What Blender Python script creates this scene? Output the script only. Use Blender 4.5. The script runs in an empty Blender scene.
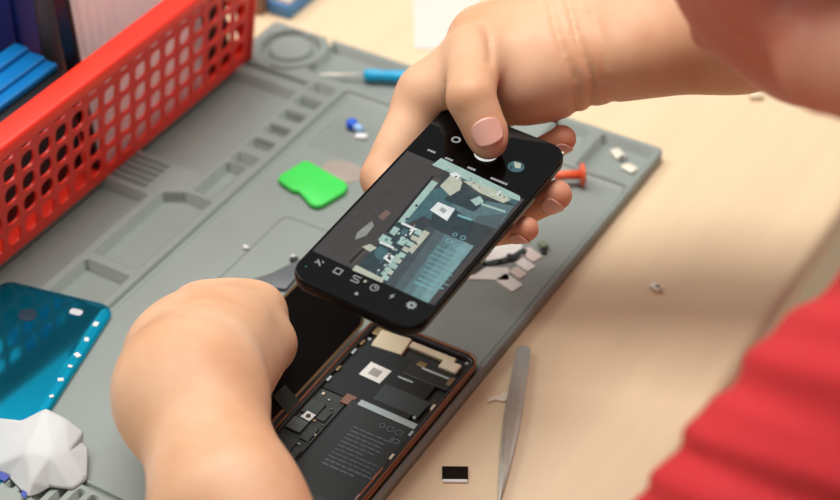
import bpy, bmesh, math, random
import numpy as np
from mathutils import Vector, Matrix
random.seed(7); rng = np.random.default_rng(7)
scene = bpy.context.scene
COL = scene.collection

# ------------------------------------------------------------------ camera frame (metres; mat's far right corner is the origin)
FPX = 1800.0
CAM = np.array([0.36231816, -0.93590061, 0.73])
RX = np.array([[0.86044234, -0.32361657, -0.39358772],
               [0.50954782, 0.54647158, 0.66462759],
               [0.0, 0.77242549, -0.6351054]])
def at(px, py, z=0.0):
    """the place on the height z that the photo shows at this pixel"""
    d = RX @ np.array([px - 420.0, 250.0 - py, FPX])
    return CAM + d * ((z - CAM[2]) / d[2])

# ------------------------------------------------------------------ materials
def lin(c):
    return tuple(((v/255)/12.92 if v/255 <= 0.04045 else ((v/255+0.055)/1.055)**2.4) for v in c)
MATS = {}
def mat(name, rgb, rough=0.5, metal=0.0, var=0.06, scale=60.0, bump=0.0, bscale=300.0, sss=0.0, emit=0.0, coat=0.0, stretch=None, alpha=1.0, spec=0.5):
    if name in MATS: return MATS[name]
    m = bpy.data.materials.new(name); m.use_nodes = True
    nt = m.node_tree; b = nt.nodes['Principled BSDF']
    c = lin(rgb)
    b.inputs['Roughness'].default_value = rough; b.inputs['Metallic'].default_value = metal
    b.inputs['Specular IOR Level'].default_value = spec
    tc = nt.nodes.new('ShaderNodeTexCoord'); mp = nt.nodes.new('ShaderNodeMapping')
    nt.links.new(tc.outputs['Object'], mp.inputs['Vector'])
    if stretch: mp.inputs['Scale'].default_value = stretch
    nz = nt.nodes.new('ShaderNodeTexNoise'); nz.inputs['Scale'].default_value = scale; nz.inputs['Detail'].default_value = 3
    nt.links.new(mp.outputs['Vector'], nz.inputs['Vector'])
    rp = nt.nodes.new('ShaderNodeValToRGB')
    rp.color_ramp.elements[0].position = 0.3; rp.color_ramp.elements[1].position = 0.7
    rp.color_ramp.elements[0].color = tuple(max(0, v*(1-var)) for v in c)+(1,)
    rp.color_ramp.elements[1].color = tuple(min(1, v*(1+var)) for v in c)+(1,)
    nt.links.new(nz.outputs['Fac'], rp.inputs['Fac']); nt.links.new(rp.outputs['Color'], b.inputs['Base Color'])
    if emit:
        nt.links.new(rp.outputs['Color'], b.inputs['Emission Color']); b.inputs['Emission Strength'].default_value = emit
    if sss:
        b.inputs['Subsurface Weight'].default_value = sss
        b.inputs['Subsurface Radius'].default_value = (1.0, 0.35, 0.2); b.inputs['Subsurface Scale'].default_value = 0.005
    if coat: b.inputs['Coat Weight'].default_value = coat; b.inputs['Coat Roughness'].default_value = 0.05
    if alpha < 1: b.inputs['Alpha'].default_value = alpha
    if bump:
        n2 = nt.nodes.new('ShaderNodeTexNoise'); n2.inputs['Scale'].default_value = bscale; n2.inputs['Detail'].default_value = 4
        nt.links.new(mp.outputs['Vector'], n2.inputs['Vector'])
        bp = nt.nodes.new('ShaderNodeBump'); bp.inputs['Strength'].default_value = bump; bp.inputs['Distance'].default_value = 0.001
        nt.links.new(n2.outputs['Fac'], bp.inputs['Height']); nt.links.new(bp.outputs['Normal'], b.inputs['Normal'])
    MATS[name] = m
    return m

# ------------------------------------------------------------------ mesh helpers
def obj(name, bm, m, parent=None, smooth=False, loc=None):
    me = bpy.data.meshes.new(name)
    if isinstance(bm, tuple): me.from_pydata([tuple(v) for v in bm[0]], [], bm[1]); me.update()
    else: bm.normal_update(); bm.to_mesh(me); bm.free()
    o = bpy.data.objects.new(name, me); COL.objects.link(o)
    for mm in (m if isinstance(m, (list, tuple)) else [m]): me.materials.append(mm)
    if smooth:
        for p in me.polygons: p.use_smooth = True
    if parent is not None: o.parent = parent
    if loc is not None: o.location = loc
    return o
def tag(o, label, cat, group=None, kind=None):
    o['label'] = label; o['category'] = cat
    if group: o['group'] = group
    if kind: o['kind'] = kind
    return o
def thing(name, label, cat, loc=(0,0,0), rotz=0.0, group=None, rot=None):
    o = bpy.data.objects.new(name, None); COL.objects.link(o); o.empty_display_size = 0.01
    o.location = tuple(loc); o.rotation_euler = rot if rot is not None else (0, 0, rotz)
    return tag(o, label, cat, group)
def bevel(bm, w, seg=2, edges=None):
    bmesh.ops.bevel(bm, geom=edges or list(bm.edges), offset=w, segments=seg, profile=0.5, affect='EDGES', clamp_overlap=True)
    return bm
def add_box(bm, c, s, rotz=0.0, bev=0.0, seg=2, M=None):
    t = bmesh.new(); bmesh.ops.create_cube(t, size=1.0)
    bmesh.ops.scale(t, vec=s, verts=t.verts)
    if bev: bevel(t, bev, seg)
    bmesh.ops.rotate(t, cent=(0,0,0), matrix=Matrix.Rotation(rotz, 3, 'Z'), verts=t.verts)
    bmesh.ops.translate(t, vec=c, verts=t.verts)
    if M is not None: bmesh.ops.transform(t, matrix=M, verts=t.verts)
    me = bpy.data.meshes.new('tmp'); t.to_mesh(me); t.free(); bm.from_mesh(me); bpy.data.meshes.remove(me)
    return bm
def box(c, s, rotz=0.0, bev=0.0, seg=2): return add_box(bmesh.new(), c, s, rotz, bev, seg)
def rrect(w, h, r, n=6):
    pts = []
    for cx, cy, a0 in ((w/2-r, h/2-r, 0), (-w/2+r, h/2-r, 90), (-w/2+r, -h/2+r, 180), (w/2-r, -h/2+r, 270)):
        for i in range(n+1):
            a = math.radians(a0+90*i/n); pts.append((cx+r*math.cos(a), cy+r*math.sin(a)))
    return pts
def prism(pts, z0, z1, bm=None, bev=0.0):
    """closed extrusion of a 2D outline"""
    bm = bm or bmesh.new()
    t = bmesh.new()
    lo = [t.verts.new((x, y, z0)) for x, y in pts]; hi = [t.verts.new((x, y, z1)) for x, y in pts]
    n = len(pts)
    top = t.faces.new(hi); t.faces.new(lo[::-1])
    for i in range(n): t.faces.new((lo[i], lo[(i+1) % n], hi[(i+1) % n], hi[i]))
    bmesh.ops.recalc_face_normals(t, faces=t.faces)
    if bev: bevel(t, bev, 2, [e for e in t.edges if abs(e.verts[0].co.z-e.verts[1].co.z) < 1e-9])
    me = bpy.data.meshes.new('tmp'); t.to_mesh(me); t.free(); bm.from_mesh(me); bpy.data.meshes.remove(me)
    return bm
def lathe(prof, n=24, bm=None, M=None):
    """profile of (radius, height) spun about z"""
    bm = bm or bmesh.new(); rings = []
    M = M or Matrix.Identity(4)
    for r, z in prof:
        rings.append([bm.verts.new(M @ Vector((r*math.cos(2*math.pi*i/n), r*math.sin(2*math.pi*i/n), z))) for i in range(n)])
    for a, b in zip(rings, rings[1:]):
        for i in range(n): bm.faces.new((a[i], a[(i+1) % n], b[(i+1) % n], b[i]))
    bm.faces.new(rings[0][::-1]); bm.faces.new(rings[-1])
    return bm
def along(a, b):
    """matrix that carries the z axis onto a -> b"""
    a, b = Vector(a), Vector(b); q = Vector((0, 0, 1)).rotation_difference((b-a).normalized())
    return Matrix.Translation(a) @ q.to_matrix().to_4x4()
def tube(pts, r, n=8, bm=None):
    bm = bm or bmesh.new(); pts = [Vector(p) for p in pts]; rings = []
    for i, p in enumerate(pts):
        d = (pts[min(i+1, len(pts)-1)]-pts[max(i-1, 0)]).normalized()
        u = d.orthogonal().normalized() if abs(d.z) > .9 else d.cross(Vector((0, 0, 1))).normalized()
        v = d.cross(u)
        rr = r[i] if isinstance(r, (list, tuple)) else r
        rings.append([bm.verts.new(p+u*rr*math.cos(2*math.pi*k/n)+v*rr*math.sin(2*math.pi*k/n)) for k in range(n)])
    for a, b in zip(rings, rings[1:]):
        for i in range(n): bm.faces.new((a[i], a[(i+1) % n], b[(i+1) % n], b[i]))
    bm.faces.new(rings[0][::-1]); bm.faces.new(rings[-1])
    bmesh.ops.recalc_face_normals(bm, faces=bm.faces)
    return bm

# ------------------------------------------------------------------ the room: floor and workbench
fl = obj('floor', box((0.0, 0.0, -0.77), (6, 6, 0.04)), mat('floor_vinyl', (250, 234, 206), 0.6, var=.05, scale=4))
fl['kind'] = 'structure'
bench = thing('workbench', 'pale wood-grain workbench with rounded front edge under everything', 'workbench', (-0.47, 0.1, -0.75))
def bench_mat():
    m = mat('pale_wood', (220, 196, 162), 0.42, var=.035, scale=9, stretch=(6, 0.6, 1), bump=0.03, bscale=500)
    return m
tb = box((0, 0, 0.735), (1.1965, 2.6, 0.03))
bevel(tb, 0.009, 4)
obj('tabletop', tb, bench_mat(), bench, True)
for sx in (-.54, .54):
    for sy in (-1.2, 1.2):
        obj('leg', box((sx, sy, 0.36), (0.05, 0.05, 0.72), bev=.003), mat('grey_steel', (120, 122, 124), .4, .8), bench)

# ------------------------------------------------------------------ repair mat (height field of trays, ridges and slots)
MX0, MX1, MY0, MY1 = -0.318, 0.0, -0.482, 0.0
ZT, ZW, ZB = 0.0094, 0.0068, 0.0014          # ridge tops, work area, tray bottoms
def mat_height():
    h = 0.001
    xs = np.arange(MX0, MX1+h/2, h); ys = np.arange(MY0, MY1+h/2, h)
    X, Y = np.meshgrid(xs, ys, indexing='ij')
    Z = np.full(X.shape, ZT)
    def rect(x0, x1, y0, y1, r=0.003):
        cx, cy, hx, hy = (x0+x1)/2, (y0+y1)/2, (x1-x0)/2, (y1-y0)/2
        dx = np.abs(X-cx)-hx+r; dy = np.abs(Y-cy)-hy+r
        return np.hypot(np.maximum(dx, 0), np.maximum(dy, 0))+np.minimum(np.maximum(dx, dy), 0)-r
    def cut(d, z):
        nonlocal Z
        t = np.clip(-d/0.0009, 0, 1)
        Z = np.minimum(Z, ZT+(z-ZT)*t)
    mm = lambda *a: [v/1000 for v in a]
    cut(rect(*mm(-220, -5, -440, -53)), ZW)                       # work area
    t = np.clip(1-np.abs(np.abs(rect(*mm(-222, -4, -442, -51)))-0.0)/0.0018, 0, 1); Z -= 0.0046*t
    # far tray row
    cut(rect(*mm(-262, -84, -44, -5)), ZB+.0004); cut(rect(*mm(-79, -52, -37, -6)), ZB); cut(rect(*mm(-44, -5, -48, -5)), ZB)
    # round magnet ring
    rr = np.hypot(X+.289, Y+.023)
    cut(np.abs(rr-.0185)-.0032, ZB); Z = np.where(rr < .0155, np.minimum(Z, ZT-.0012), Z)
    cut(np.where(X > -.289, np.abs(rr-.0295)-.0016, 1), ZB+.0004)
    # left trays
    cut(rect(*mm(-312, -251, -60.5, -55.5), .001), ZB-.0006)
    cut(rect(*mm(-312, -252, -183, -70)), ZB)
    for k in range(5): cut(rect(*[v/1000 for v in (-309, -276, -190-6*k, -186.5-6*k)], .001), ZB+.0006)
    cut(rect(*mm(-312, -270, -345, -219)), ZB)
    # slots and deep trays between the ridges
    for k in range(6): cut(rect(*[v/1000 for v in (-247, -229.5, -64-19.2*k, -53-19.2*k)], .002), ZB-.0004)
    cut(rect(*mm(-247, -231, -200, -162)), ZB-.0004)
    tri = np.maximum(rect(*mm(-264, -229, -284, -204)), ((-(X+.264))*0.6+(Y+.212))*0.857)
    cut(tri, ZB-.0004)
    cut(rect(*mm(-264, -229, -362, -291)), ZB-.0004)
    cut(rect(*mm(-264, -229, -436, -368)), ZB-.0004)
    # near slot row
    for k in range(12): cut(rect(*[v/1000 for v in (-215+9*k, -210.5+9*k, -466, -447)], .002), ZB-.0004)
    for k in range(3):
        r2 = np.hypot(X+.092-.03*k, Y+.461); cut(np.abs(r2-.008)-.0018, ZB)
    cut(rect(*mm(-305, -232, -470, -447)), ZB)
    # softened rim
    e = np.minimum.reduce([X-MX0, MX1-X, Y-MY0, MY1-Y]); Z -= 0.0008*np.clip(1-e/0.0015, 0, 1)**2
    # rounded outer corners
    R = 0.005; XX, YY = X.copy(), Y.copy()
    for cx, sx in ((MX0+R, -1), (MX1-R, 1)):
        for cy, sy in ((MY0+R, -1), (MY1-R, 1)):
            u, v = (X-cx)*sx, (Y-cy)*sy; m = (u > 0) & (v > 0)
            L = np.maximum(np.hypot(u, v), 1e-9); f = np.maximum(u, v)/L
            XX = np.where(m, cx+(X-cx)*f, XX); YY = np.where(m, cy+(Y-cy)*f, YY)
    nx, ny = X.shape
    V = np.stack([XX, YY, Z], -1).reshape(-1, 3)
    idx = np.arange(nx*ny).reshape(nx, ny)
    F = np.stack([idx[:-1, :-1], idx[1:, :-1], idx[1:, 1:], idx[:-1, 1:]], -1).reshape(-1, 4).tolist()
    ring = list(idx[:, 0])+list(idx[-1, 1:])+list(idx[-2::-1, -1])+list(idx[0, -2:0:-1])
    nb = len(V); lowv = V[ring].copy(); lowv[:, 2] = 0.0
    V = np.vstack([V, lowv]); n = len(ring)
    for i in range(n): F.append([int(ring[(i+1) % n]), int(ring[i]), nb+i, nb+(i+1) % n])
    F.append([nb+i for i in range(n)][::-1])
    return V.tolist(), F
repair_mat = thing('repair_mat', 'grey silicone repair mat with moulded trays lying on the workbench', 'mat', (.0032, -.0042, 0))
SIL = mat('grey_silicone', (132, 140, 135), 0.45, var=.03, scale=25, bump=0.04, bscale=900)
o = obj('mat_body', mat_height(), SIL, repair_mat, True)
# faint printed lines: a phone outline and a screw chart grid
pr = bmesh.new(); zz = ZW+.00008
for x0, x1, y0, y1 in [(-.1825, -.1817, -.335, -.194), (-.177, -.105, -.1895, -.1887)]:
    add_box(pr, ((x0+x1)/2, (y0+y1)/2, zz), (x1-x0, y1-y0, .00012))
for k in range(5):
    a0, a1 = math.pi-k*math.pi/10, math.pi-(k+1)*math.pi/10
    pr2 = [(-.177+.0055*math.cos(a), -.1945+.0055*math.sin(a)) for a in (a0, a1)]
    cx, cy = [(pr2[0][i]+pr2[1][i])/2 for i in (0, 1)]
    add_box(pr, (cx, cy, zz), (.002, .0008, .00012), math.atan2(pr2[1][1]-pr2[0][1], pr2[1][0]-pr2[0][0]))
obj('printed_outline', pr, mat('print_grey', (98, 106, 101), .6), repair_mat)
pg = bmesh.new()
for k in range(13): add_box(pg, (-.212+.0053*k, -.098, zz), (.0004, .036, .0001))
for k in range(8): add_box(pg, (-.180, -.116+.0053*k, zz), (.066, .0004, .0001))
obj('printed_grid', pg, mat('print_pale', (118, 126, 121), .6), repair_mat)

# ------------------------------------------------------------------ red perforated basket
RED = mat('red_plastic', (244, 52, 34), 0.35, var=.04, scale=20, sss=0)
def perforated(P, u, v, nu, nv, pu, pv, mu, mv, hu, hv, t, nrm):
    """a wall from corner P along u and v with a grid of rounded holes; t is the thickness against nrm"""
    bm = bmesh.new(); P, u, v, nrm = Vector(P), Vector(u).normalized(), Vector(v).normalized(), Vector(nrm).normalized()
    def pt(a, b, k): return P+u*a+v*b-nrm*(t*k)
    us = [0.0]+[mu+pu*i for i in range(nu+1)]+[2*mu+pu*nu]
    vs = [0.0]+[mv[0]+pv*i for i in range(nv+1)]+[mv[0]+mv[1]+pv*nv]
    cache = {}
    def vert(a, b, k):
        key = (round(a, 6), round(b, 6), k)
        if key not in cache: cache[key] = bm.verts.new(pt(a, b, k))
        return cache[key]
    for i in range(len(us)-1):
        for j in range(len(vs)-1):
            a0, a1, b0, b1 = us[i], us[i+1], vs[j], vs[j+1]
            if 0 < i < len(us)-2 and 0 < j < len(vs)-2:
                ca, cb = (a0+a1)/2, (b0+b1)/2; r = .0042
                o = rrect(hu, hv, r, 3)                       # 16 points from +u side, anticlockwise
                # start at angle 0 (right side lower part of the upper right corner)
                cor = [(a1, b1), (a0, b1), (a0, b0), (a1, b0)]
                for k in (0, 1):
                    hv_ = [vert(ca+x, cb+y, k) for x, y in o]
                    cv = [vert(x, y, k) for x, y in cor]
                    fs = []
                    for q in range(4):
                        seg = hv_[q*4:q*4+4]
                        fs.append([cv[q]]+seg[::-1])
                        nxt = hv_[(q*4+4) % 16]
                        fs.append([cv[q], cv[(q+1) % 4], nxt, seg[-1]])
                    for f in fs: bm.faces.new(f if k == 0 else f[::-1])
                n = len(o)
                for q in range(n):
                    bm.faces.new((vert(ca+o[q][0], cb+o[q][1], 0), vert(ca+o[(q+1) % n][0], cb+o[(q+1) % n][1], 0),
                                  vert(ca+o[(q+1) % n][0], cb+o[(q+1) % n][1], 1), vert(ca+o[q][0], cb+o[q][1], 1)))
            else:
                for k in (0, 1):
                    f = [vert(a0, b0, k), vert(a1, b0, k), vert(a1, b1, k), vert(a0, b1, k)]
                    bm.faces.new(f if k == 0 else f[::-1])
    for i in range(len(us)-1):
        for b in (vs[0], vs[-1]): bm.faces.new((vert(us[i], b, 0), vert(us[i+1], b, 0), vert(us[i+1], b, 1), vert(us[i], b, 1)))
    for j in range(len(vs)-1):
        for a in (us[0], us[-1]): bm.faces.new((vert(a, vs[j], 0), vert(a, vs[j+1], 0), vert(a, vs[j+1], 1), vert(a, vs[j], 1)))
    bmesh.ops.recalc_face_normals(bm, faces=bm.faces)
    return bm
BZ = ZT                                           # basket stands on the mat's ridges
BX, BYF, BLEN, BWID = -0.302, -0.056, 0.352, 0.245
basket = thing('basket', 'red plastic basket with square holes standing on the left of the mat', 'basket', (BX-BWID/2, BYF-BLEN/2, BZ))
hw, hl = BWID/2, BLEN/2; HH = 0.0915; TAP = 0.010
pu_ = (BLEN-.012)/21; pw_ = (BWID-.013)/14
nrm = Vector((HH, 0, -TAP)).normalized()
obj('side_wall', perforated((hw, -hl, 0.0), (0, 1, 0), (TAP, 0, HH), 21, 5, pu_, .0168, .006, (.006, .0012), .0116, .0128, .0016, nrm), RED, basket)
obj('side_wall', perforated((-hw, hl, 0.0), (0, -1, 0), (-TAP, 0, HH), 21, 5, pu_, .0168, .006, (.006, .0012), .0116, .0128, .0016, (-HH, 0, -TAP)), RED, basket)
obj('end_wall', perforated((hw, hl, 0.0), (-1, 0, 0), (0, .004, HH), 14, 5, pw_, .0168, .0065, (.006, .0012), .0116, .0128, .0016, (0, HH, -.004)), RED, basket)
obj('end_wall', perforated((-hw, -hl, 0.0), (1, 0, 0), (0, -.004, HH), 14, 5, pw_, .0168, .0065, (.006, .0012), .0116, .0128, .0016, (0, -HH, -.004)), RED, basket)
bt = bmesh.new(); add_box(bt, (0, 0, .00125), (BWID-.004, BLEN-.004, .0025)); obj('bottom', bt, RED, basket)
for sx in (-1, 1):
    for sy in (-1, 1):
        obj('corner_post', tube([(sx*(hw-.001), sy*(hl-.001), .0005), (sx*(hw+TAP-.001), sy*(hl+.003), HH)], .0034, 10), RED, basket, True)
rim = bmesh.new(); zr0, zr1 = HH-.001, HH+.0095
out = rrect(2*(hw+TAP)+.026, 2*hl+.026, .012, 6); inn = rrect(2*(hw+TAP)-.012, 2*hl-.006, .006, 6)
vo0 = [rim.verts.new((x, y, zr0)) for x, y in out]; vo1 = [rim.verts.new((x, y, zr1)) for x, y in out]
vi0 = [rim.verts.new((x, y, zr0)) for x, y in inn]; vi1 = [rim.verts.new((x, y, zr1)) for x, y in inn]
n = len(out)
for i in range(n):
    j = (i+1) % n
    rim.faces.new((vo0[i], vo0[j], vo1[j], vo1[i])); rim.faces.new((vo1[i], vo1[j], vi1[j], vi1[i]))
    rim.faces.new((vi1[i], vi1[j], vi0[j], vi0[i])); rim.faces.new((vi0[i], vi0[j], vo0[j], vo0[i]))
bmesh.ops.recalc_face_normals(rim, faces=rim.faces)
bevel(rim, .0025, 3, [e for e in rim.edges if (e.verts[0] in vo1 and e.verts[1] in vo1) or (e.verts[0] in vi1 and e.verts[1] in vi1) or (e.verts[0] in vo0 and e.verts[1] in vo0)])
obj('rim', rim, RED, basket, True)
BZF = BZ+.0025

# things inside the basket
wb = thing('ribbed_packet', 'white ribbed packet standing upright inside the red basket', 'packet', (-0.3140, -0.160, BZF), 0, None, (0, math.radians(-3), 0))
b_ = bmesh.new(); NR = 15; Wp = .118
outl = []
for k in range(NR*4+1):
    outl.append((.007+.0018*math.cos(2*math.pi*k/4), -Wp/2+Wp*k/(NR*4)))
outl = outl+[(-.007, Wp/2), (-.007, -Wp/2)]
prism(outl[::-1], 0, .205, b_)
obj('ribbed_body', b_, mat('white_foam', (252, 248, 246), .7, var=.03, scale=80), wb)
fb = MATS['white_foam'].node_tree.nodes['Principled BSDF']; fb.inputs['Subsurface Weight'].default_value = 1.0; fb.inputs['Subsurface Radius'].default_value = (1, .95, .9); fb.inputs['Subsurface Scale'].default_value = .03
obj('edge_band', box((0, -Wp/2-.0015, .09), (.012, .003, .18), bev=.001), mat('black_plastic', (22, 22, 24), .4), wb)
NAVY = mat('navy_plastic', (10, 56, 140), .55, var=.2, scale=30); BLU = mat('bright_blue_plastic', (10, 112, 180), .3, var=.12, scale=25)
BLK = mat('black_plastic', (22, 22, 24), .4)
navy_lab = ['navy blue upright box nearest the white packet inside the red basket', 'navy blue upright box in the middle of its row inside the red basket', 'navy blue upright box at the left end of its row inside the red basket']
for k in range(3):
    t = thing('storage_box', navy_lab[k], 'box', (-.392, -.183-.0225*k, BZF), 0, 'navy boxes in the basket')
    obj('box_body', box((0, 0, .088), (.050, .0200, .176), bev=.002), NAVY, t)
    obj('lid', box((0, 0, .181), (.051, .0206, .010), bev=.002), NAVY, t)
bb = thing('blue_tray', 'bright blue shallow tray with stepped lid lying at the left inside the red basket', 'tray', (-.3385, -.3030, BZF))
obj('tray_base', box((0, 0, .0385), (.043, .155, .077), bev=.002), BLK, bb)
st = bmesh.new(); add_box(st, (-.004, 0, .0795), (.034, .153, .005), bev=.0015); add_box(st, (-.008, 0, .0825), (.025, .151, .005), bev=.0015); add_box(st, (-.014, 0, .086), (.012, .149, .005), bev=.0015)
obj('lid', st, BLU, bb)
gr = thing('coil_roll', 'small grey roll wedged between navy box and white packet in the red basket', 'roll', (-.3490, -.2050, BZF))
obj('roll_body', lathe([(.006, 0), (.008, .003), (.008, .160), (.006, .163)], 20), mat('grey_plastic', (92, 92, 92), .5), gr, True)
obj('core', lathe([(.004, .163), (.004, .166)], 12), BLK, gr)

bc_ = thing('battery_case', 'black plastic case behind the far holes of the red basket', 'case', (-.326, -.0845, BZF))
obj('case_body', box((0, 0, .036), (.030, .036, .072), bev=.002), BLK, bc_)
obj('lid', box((0, 0, .075), (.031, .037, .006), bev=.002), BLK, bc_)
# ------------------------------------------------------------------ far things on the bench
p = at(262, 30, 0)
bx_ = thing('cardboard_box', 'small brown cardboard box beyond the red basket on the workbench', 'box', (-.353, .024, 0), .05)
obj('box_body', box((0, 0, .011), (.034, .036, .022), bev=.001), mat('brown_card', (142, 112, 92), .7), bx_)
obj('flap', box((0, .004, .0226), (.033, .026, .0012)), mat('pale_card', (206, 200, 192), .7), bx_)
bf = thing('blue_folder', 'blue folder leaning out beyond the brown cardboard box', 'folder', (-.3245, .078, 0), math.radians(0))
obj('cover', box((0, 0, .006), (.021, .130, .012), bev=.002), mat('folder_blue', (70, 138, 198), .45), bf)
obj('pages', box((0, .0, .0135), (.019, .126, .003)), mat('pale_card', (206, 200, 192), .7), bf)
pb = at(440, 20, 0)
sh = tag(obj('plastic_sheet', prism(rrect(.051, .14, .004), .0, .0006), mat('clear_film', (208, 206, 198), .35, var=.02)), 'pale translucent plastic sheet lying on the bench beyond the mat', 'sheet')
sh.location = (-.227, .099, .0001); sh.rotation_euler = (0, 0, math.radians(31.5))

# ------------------------------------------------------------------ small tools and scraps on the mat
# screwdriver lying across the far tray
sd = thing('screwdriver', 'blue handled precision screwdriver lying across the far tray of the mat', 'screwdriver', (0, 0, 0))
a, b, c = at(318, 72, .008), at(364, 75, .0075), at(425, 79, .0075)
a[2] = .0053; b[2] = .0075; c[2] = .0085
obj('shaft', lathe([(.0008, 0), (.0013, .003), (.0013, np.linalg.norm(b-a))], 12, None, along(a, b)), mat('steel', (214, 210, 200), .35, .25), sd, True)
Lh = np.linalg.norm(c-b)
obj('handle', lathe([(.0030, 0), (.0045, .002), (.0045, Lh*.25), (.0037, Lh*.3), (.0044, Lh*.36), (.0044, Lh), (.003, Lh+.002)], 14, None, along(b, c)), mat('handle_blue', (0, 160, 208), .35), sd, True)
obj('cap', lathe([(.0035, 0), (.0035, .006), (.002, .008)], 14, None, along(c+(c-b)/Lh*.002, c+(c-b))), mat('handle_blue', (0, 160, 208), .35), sd, True)
# green opening pick
gq = [at(x, y, ZW) for x, y in [(303, 165.5), (308, 165), (345, 186), (348, 190), (345, 196), (322, 209.5), (316, 210.5), (310, 208), (305, 202), (299, 195.5), (292, 194), (281, 186.5), (278, 183), (280, 179.5)]]
gp = sum(gq)/len(gq)
pk = obj('opening_pick', prism([(v[0]-gp[0], v[1]-gp[1]) for v in gq][::-1], 0, .0042, None, .0013), mat('lime_plastic', (62, 208, 84), .4, var=.04), None, True)
pk.location = (gp[0], gp[1], ZW)
tag(pk, 'bright green plastic opening pick on the mat left of the hands', 'opening tool')
# sticky pinkish film disc behind the pick
fd = tag(obj('film_disc', lathe([(.0125, 0), (.0125, .0004)], 32), mat('pink_film', (156, 144, 135), .5)), 'faint pinkish round film just beyond the green pick', 'film')
q = at(342, 172, ZW); fd.location = (q[0], q[1], ZW); fd.scale = (1.2, .9, 1)
# blue pin with clear sleeve
bp_ = thing('push_pin', 'small blue pin with a white sleeve on the mat left of the upper hand', 'pin', tuple(at(352, 128, ZW)))
obj('pin_head', lathe([(.001, .0), (.0036, .0006), (.0042, .003), (.0036, .0058), (.002, .0066)], 16), mat('pin_blue', (20, 92, 214), .3), bp_, True)
obj('collar', lathe([(.0022, 0), (.0028, .001), (.0028, .006), (.0018, .007)], 14, None, along((.003, -.001, .0030), (.012, -.003, .0030))), mat('pin_sleeve', (150, 190, 236), .25), bp_, True)
obj('sleeve', box((.0115, -.0065, .0012), (.008, .005, .0024), .5, .0008), mat('white_plastic', (222, 224, 222), .4), bp_)
# grey triangular prying blade, speck connector beside it
tq = [at(238, 287, ZW), at(272, 276, ZW), at(300, 262, ZW), at(304, 272, ZW), at(286, 292, ZW)]
cxy = sum(tq)/len(tq)
wd = obj('prying_blade', prism([(v[0]-cxy[0], v[1]-cxy[1]) for v in tq][::-1], 0, .0028, None, .0006), mat('slate_plastic', (88, 94, 96), .4), None, True)
wd.location = (cxy[0], cxy[1], ZW); tag(wd, 'dark grey wedge shaped prying blade behind the lower hand', 'prying tool')
cn = thing('connector', 'tiny black and white connector on the mat beside the phone corner', 'connector', tuple(at(294, 261, ZW)), .4)
obj('housing', box((0, 0, .0013), (.005, .0032, .0026), bev=.0004), BLK, cn)
obj('contact', box((-.001, .0022, .0012), (.003, .0022, .0024), bev=.0003), mat('white_plastic', (222, 224, 222), .4), cn)
cb = obj('plastic_crumb', box((0, 0, .0012), (.004, .0024, .0024), bev=.0007), mat('white_plastic', (222, 224, 222), .4), None, True)
q = at(246, 249, ZW); cb.location = (q[0], q[1], ZW); tag(cb, 'tiny white plastic crumb on the mat above the lower hand', 'crumb')
# orange suction pin / brass stud
og = thing('orange_stud', 'orange plastic stud with flat head lying by the fingertips', 'stud', (0, 0, 0))
a, b = at(554, 184, .0075), at(581, 183, .0075)
ORG = mat('orange_plastic', (222, 96, 56), .4)
Lo = np.linalg.norm(b-a)
obj('shank', lathe([(.0028, 0), (.0032, .001), (.0032, Lo)], 14, None, along(a, b)), ORG, og, True)
obj('head', lathe([(.0070, 0), (.0076, .0006), (.0076, .0022), (.006, .003)], 20, None, along(a+(b-a)*.96, b+(b-a)*.4)), ORG, og, True)
og.location.z = ZW+.0076-.0075
# little metal clip in the far right tray
mc = thing('metal_clip', 'small silver clip with two lobes in the far right tray of the mat', 'clip', tuple(at(624, 162, ZB)), math.radians(-35))
CHR = mat('clip_metal', (222, 216, 200), .4, .15)
obj('lobe', box((-.006, 0, .0012), (.008, .005, .0024), bev=.001), CHR, mc, True)
obj('lobe', box((.0062, -.0005, .0012), (.0075, .0052, .0024), .3, .001), CHR, mc, True)
obj('bridge', box((0, 0, .0022), (.006, .0025, .0016), bev=.0005), mat('grey_steel', (120, 122, 124), .4, .8), mc, True); mc.scale = (1.4, 1.5, 1)
# scraps of adhesive by the phone's right edge
WST = mat('white_sticker', (226, 224, 220), .55); PST = mat('pale_sticker', (214, 200, 194), .55)
gl = at(500, 258, ZW)
scr = [((503, 251), .026, .017, 24, WST, 'big white adhesive sheet half hidden under the held phone'),
       ((488, 274), .026, .012, 8, WST, 'lower white adhesive sheet half hidden under the held phone'),
       ((531, 255), .0125, .0085, -40, PST, 'pale square sticker topmost of the scraps beside the phone'),
       ((525, 265), .0115, .0075, -38, WST, 'pale square sticker second from top of the scraps beside the phone'),
       ((518, 273), .0095, .007, -40, PST, 'small pale sticker second from bottom of the scraps beside the phone'),
       ((509, 283), .0150, .0095, -36, WST, 'larger pale sticker lowest of the scraps beside the phone')]
for (px, py), w, h, r, m_, lb in scr:
    q = at(px, py, ZW)
    o = obj('adhesive_scrap', prism(rrect(w, h, .0012, 3), 0, .0007), m_)
    o.location = (q[0], q[1], ZW); o.rotation_euler = (0, 0, math.radians(r+20)); tag(o, lb, 'sticker', 'adhesive scraps on the mat')
fx = thing('flex_cable', 'thin black flex strip lying across the white adhesive scraps', 'cable', (0, 0, 0))
fz = ZW+.0012
F_ = [at(472, 272, fz), at(484, 264, fz), at(500, 261, fz), at(512, 258, fz), at(524, 250, fz)]
fm = bmesh.new()
for a, b in zip(F_, F_[1:]):
    d = b-a; add_box(fm, tuple((a+b)/2), (np.linalg.norm(d)+.002, .004, .0006), math.atan2(d[1], d[0]))
obj('strip', fm, mat('dark_green_flex', (34, 50, 46), .4), fx)
obj('plug', box(tuple(at(512, 257, fz+.0005)), (.007, .005, .0016), .4, .0004), BLK, fx)
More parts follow.
